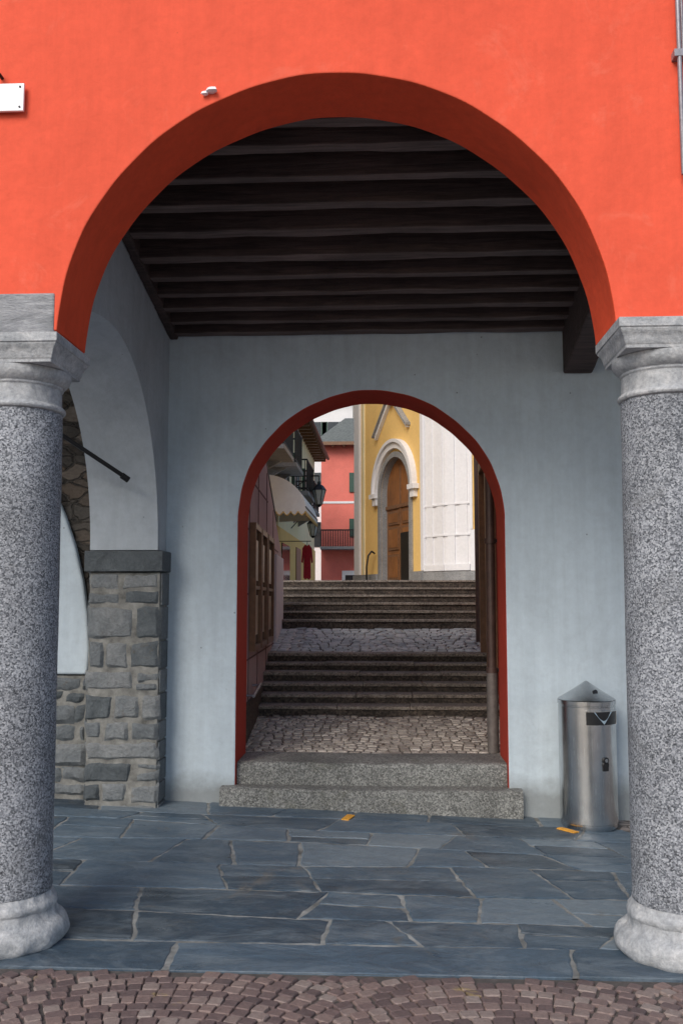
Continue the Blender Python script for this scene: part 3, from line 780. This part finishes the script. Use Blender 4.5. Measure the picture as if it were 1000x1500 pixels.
for (z0_,z1_) in ((6.42,7.3),(4.4,5.2)):
    for xc in (-1.15, .6):
        m.box(xc-.28,xc+.28,k-.03,k-.005,z0_,z1_,'glass'); m.box(xc-.33,xc+.33,k-.06,k-.004,z0_-.08,z0_-.001,'stucco')
        m.box(xc-.62,xc-.29,k-.08,k-.004,z0_,z1_,'green'); m.box(xc+.29,xc+.62,k-.08,k-.004,z0_,z1_,'green')
m.box(-2.1,-.9,k-.1,k-.004,1.8,2.85,'stucco'); m.box(-1.95,-1.05,k-.12,k-.09,1.8,2.65,'glass'); m.box(1.0,2.0,k-.1,k-.004,1.8,4.0,'green')
m.done('windows_and_door', PH)
m = MB(); m.box(xl+.02,-.7,k-.9,k-.002,3.78,3.9,'plinth'); m.box(xl+.02,-.7,k-.9,k-.86,4.6,4.66,'iron')
x = xl+.04
while x < -.7: m.box(x,x+.045,k-.9,k-.87,3.9,4.6,'iron'); x += .075
m.done('balcony', PH)
WH = empty('white_house')
m = MB(); m.box(-9,-2.0,52,60,1.7,13.0,'stucco'); m.box(-2.0,3,54,60,1.7,14.0,'cream'); m.done('walls', WH)
m = MB(); m.box(-9.3,-1.7,51.4,60.5,13.01,13.3,'roof'); m.box(-1.99,3.3,53.4,60.5,14.01,14.3,'roof'); m.done('roof', WH)
m = MB()
for xc in (-4.1,-3.1,-5.6):
    for z_ in (4.5,7.3,10.2): m.box(xc-.3,xc+.3,51.95,51.995,z_,z_+1.4,'glass'); m.box(xc-.62,xc-.32,51.93,51.995,z_,z_+1.4,'green'); m.box(xc+.32,xc+.62,51.93,51.995,z_,z_+1.4,'green')
m.done('windows', WH)

# ------------------------------------------------------------------ left street row
FX = -3.0
def wall_row(nm, y0, y1, ht, mat, wins, roof_over=.5):
    e = empty(nm)
    m = MB(); m.box(FX-7, FX, y0, y1, 1.7, ht, mat); m.done('walls', e)
    m = MB(); m.add([(FX+roof_over,y0-.1,ht+.02),(FX+roof_over,y1+.1,ht+.02),(FX-3.5,y1+.1,ht+1.5),(FX-3.5,y0-.1,ht+1.5),(FX-7.3,y1+.1,ht),(FX-7.3,y0-.1,ht)], [(0,1,2,3),(3,2,4,5),(0,3,5),(1,4,2)], 'roof')
    m.box(FX-.01,FX+roof_over,y0-.1,y1+.1,ht-.03,ht+.015,'brownframe')
    y = y0
    while y < y1: m.box(FX+.001,FX+roof_over-.04,y,y+.1,ht-.16,ht-.032,'brownframe'); y += .6
    m.tube((FX+roof_over+.05,y0-.1,ht-.02),(FX+roof_over+.05,y1+.1,ht-.02),.06,'pipe'); m.done('roof', e)
    m = MB()
    for (yc, z0_, z1_) in wins:
        m.box(FX+.002,FX+.02,yc-.4,yc+.4,z0_,z1_,'glass')
        m.box(FX+.001,FX+.07,yc-.47,yc-.401,z0_,z1_+.07,'stucco'); m.box(FX+.001,FX+.07,yc+.401,yc+.47,z0_,z1_+.07,'stucco'); m.box(FX+.001,FX+.09,yc-.5,yc+.5,z0_-.08,z0_-.001,'stucco')
        m.box(FX+.002,FX+.10,yc-.90,yc-.48,z0_,z1_,'green'); m.box(FX+.002,FX+.10,yc+.48,yc+.90,z0_,z1_,'green')
    m.done('windows', e); return e
H1 = wall_row('yellow_house', 15, 23.5, 9.5, 'yellow', [(17,4.3,6),(20,4.3,6),(22.3,4.3,6.1),(20,7,8.3)], .4)
H2 = wall_row('cream_house', 23.6, 37.5, 7.3, 'cream', [(26.2,4.35,6.1),(29.5,4.6,6.1),(33,4.6,6.1),(35.8,4.6,6.1)], .5)
m = MB(); m.box(FX+.001,FX+.05,23.7,37.4,1.8,3.5,'yellow'); m.box(FX+.051,FX+.08,25.5,27.5,1.85,3.1,'glass'); m.box(FX+.051,FX+.08,29.5,31,1.85,3.2,'brownframe'); m.done('yellow_lit_shopfront', H2)  # yellow plaster along the ground floor stands in for the shop's yellow light
def balcony(parent, y0, y1, z, proj=.8, h=.85):
    m = MB(); m.box(FX+.001,FX+proj,y0,y1,z-.1,z,'plinth')
    for yy in (y0+.2,y1-.3): m.prism([(FX,z-.1),(FX+.6,z-.1),(FX,z-.45)], yy, yy+.12, 'plinth')
    X2 = FX+proj-.04
    m.tube((X2,y0,z+h),(X2,y1,z+h),.022,'iron'); m.tube((FX,y0,z+h),(X2,y0,z+h),.022,'iron'); m.tube((FX,y1,z+h),(X2,y1,z+h),.022,'iron')
    m.tube((X2,y0,z+.08),(X2,y1,z+.08),.014,'iron'); m.tube((FX,y0,z+.08),(X2,y0,z+.08),.014,'iron')
    y = y0
    while y <= y1: m.tube((X2,y,z),(X2,y,z+h),.012,'iron',6); y += .13
    x = FX+.1
    while x < X2: m.tube((x,y0,z),(x,y0,z+h),.012,'iron',6); x += .11
    m.done('balcony', parent)
balcony(H1, 19.0, 21.0, 4.75, .85); balcony(H1, 21.6, 23.3, 4.75, .85); balcony(H2, 24.8, 27.0, 4.45, .85); balcony(H1, 19.5, 22.5, 6.6); balcony(H2, 29, 31, 4.4, .7)

aw = MB(); y0, y1 = 21.6, 25.2; nseg = 12; nr = 16
def aw_pt(t, y):
    a = t*math.pi/2*.95; return (FX+.02+1.05*math.sin(a), y, 3.62+.85*math.cos(a))
vs = []; fs = []
for j in range(nr+1):
    y = y0+(y1-y0)*j/nr; sag = .03*(1 if j % 2 else 0)
    for i in range(nseg+1):
        p = aw_pt(i/nseg, y); vs.append((p[0]-sag*math.sin(i/nseg*1.5), p[1], p[2]-sag*math.cos(i/nseg*1.5)))
for j in range(nr):
    for i in range(nseg): a = j*(nseg+1)+i; fs.append((a,a+1,a+nseg+2,a+nseg+1))
aw.add(vs, fs, 'awning')
for yy in (y0,y1):
    c = [(FX+.02,yy,3.64)] + [aw_pt(i/nseg, yy) for i in range(nseg+1)]
    aw.add(c, [tuple(range(len(c)))], 'awning')
fp = aw_pt(1, 0)
def scallops(p0, p1, n):
    p0 = Vector(p0); p1 = Vector(p1)
    for k_ in range(n):
        a = p0.lerp(p1, k_/n); b_ = p0.lerp(p1, (k_+1)/n)
        pts = []
        for t in range(1,6):
            f = 1-t/6; q = a.lerp(b_, f); pts.append(q-Vector((0,0,.10+.09*math.sin(math.pi*f))))
        e = [b_-Vector((0,0,.10))]+pts+[a-Vector((0,0,.10))]
        pts2 = [a, b_]+e
        aw.add([tuple(p) for p in pts2], [tuple(range(len(pts2)))], 'awning')
        for q in range(len(e)-1): aw.tube(e[q], e[q+1], .016, 'awning_trim', 6)
scallops((fp[0],y0,fp[2]),(fp[0],y1,fp[2]),12); scallops((FX+.02,y0-.005,3.68),(fp[0],y0-.005,fp[2]),6)
aw.tube((fp[0],y0,fp[2]),(fp[0],y1,fp[2]),.02,'iron')
aw.done('shop_awning')

def lantern(x, y, z, s=1):
    m = MB()
    m.tube((FX,y,z+.45*s),(x,y,z+.45*s),.02,'iron'); m.tube((FX,y,z+.0),(x-.25,y,z+.42*s),.014,'iron'); m.tube((x,y,z+.45*s),(x,y,z+.3*s),.012,'iron')
    m.lathe([(.07*s,z-.2*s),(.15*s,z+.12*s)], x, y, 'lampglass', 6, 0, False)
    m.lathe([(.17*s,z+.121*s),(.10*s,z+.22*s),(.04*s,z+.26*s),(.03*s,z+.32*s)], x, y, 'iron', 6, 0, False)
    m.lathe([(.02*s,z-.26*s),(.08*s,z-.201*s)], x, y, 'iron', 6, 0, False)
    for i in range(6):
        a = 2*math.pi*i/6; m.tube((x+.072*s*math.cos(a),y+.072*s*math.sin(a),z-.2*s),(x+.153*s*math.cos(a),y+.153*s*math.sin(a),z+.12*s),.009*s,'iron',5)
    m.done('street_lantern')
lantern(-1.95,26.0,4.45,1.25); lantern(-2.32,28.5,3.72,1.15)
m = MB(); cy = 24.2; cx = -2.12
def cl(dx, dz, yy): return (cx+dx, yy, 2.25+dz)
o = [(-.09,.72),(-.24,.62),(-.30,.25),(-.22,.23),(-.17,.48),(-.19,-.15),(-.10,-.2),(0,-.17),(.10,-.21),(.19,-.15),(.17,.48),(.22,.23),(.30,.25),(.24,.62),(.09,.72),(0,.66)]
m.add([cl(a*.5,b,cy-.05) for a,b in o]+[cl(a*.5,b,cy+.05) for a,b in o], [tuple(range(16)),tuple(reversed(range(16,32)))]+[(i,16+i,16+(i+1)%16,(i+1)%16) for i in range(16)], 'redcloth')
m.tube(cl(0,.66,cy),cl(0,.80,cy),.008,'iron',6); m.tube((FX,cy,3.05),(cx+.1,cy,3.05),.012,'iron',6)
m.done('hanging_coat', None, .02)

# ------------------------------------------------------------------ camera
cam = bpy.data.cameras.new('camera'); co = bpy.data.objects.new('camera', cam); scene.collection.objects.link(co)
cam.sensor_fit = 'VERTICAL'; cam.sensor_height = 36; cam.lens = 36*1363/1500; cam.clip_end = 1000; cam.clip_start = .05
co.location = (0,0,1.5); co.rotation_mode = 'XYZ'; co.rotation_euler = (R(90+5.45), 0, R(2.9))
scene.camera = co

# ------------------------------------------------------------------ light
el, az = 37, math.atan2(-.42,-1)
w = bpy.data.worlds.new('World'); scene.world = w; w.use_nodes = True
nt = w.node_tree; bg = nt.nodes['Background']; sky = nt.nodes.new('ShaderNodeTexSky'); sky.sky_type = 'NISHITA'; sky.sun_disc = False
sky.sun_elevation = R(el); sky.sun_rotation = az % (2*math.pi); sky.dust_density = 1.5; sky.air_density = 1.0
nt.links.new(sky.outputs[0], bg.inputs['Color']); bg.inputs['Strength'].default_value = .15
sd = bpy.data.lights.new('sun', 'SUN'); sd.energy = 2.2; sd.angle = R(32); sd.color = (1,.93,.83)
so = bpy.data.objects.new('sun', sd); scene.collection.objects.link(so)
spos = Vector((math.sin(az)*math.cos(R(el)), math.cos(az)*math.cos(R(el)), math.sin(R(el))))
so.rotation_euler = (-spos).to_track_quat('-Z','Y').to_euler(); so.location = spos*30
scene.view_settings.view_transform = 'Standard'; scene.view_settings.look = 'None'; scene.view_settings.exposure = 0
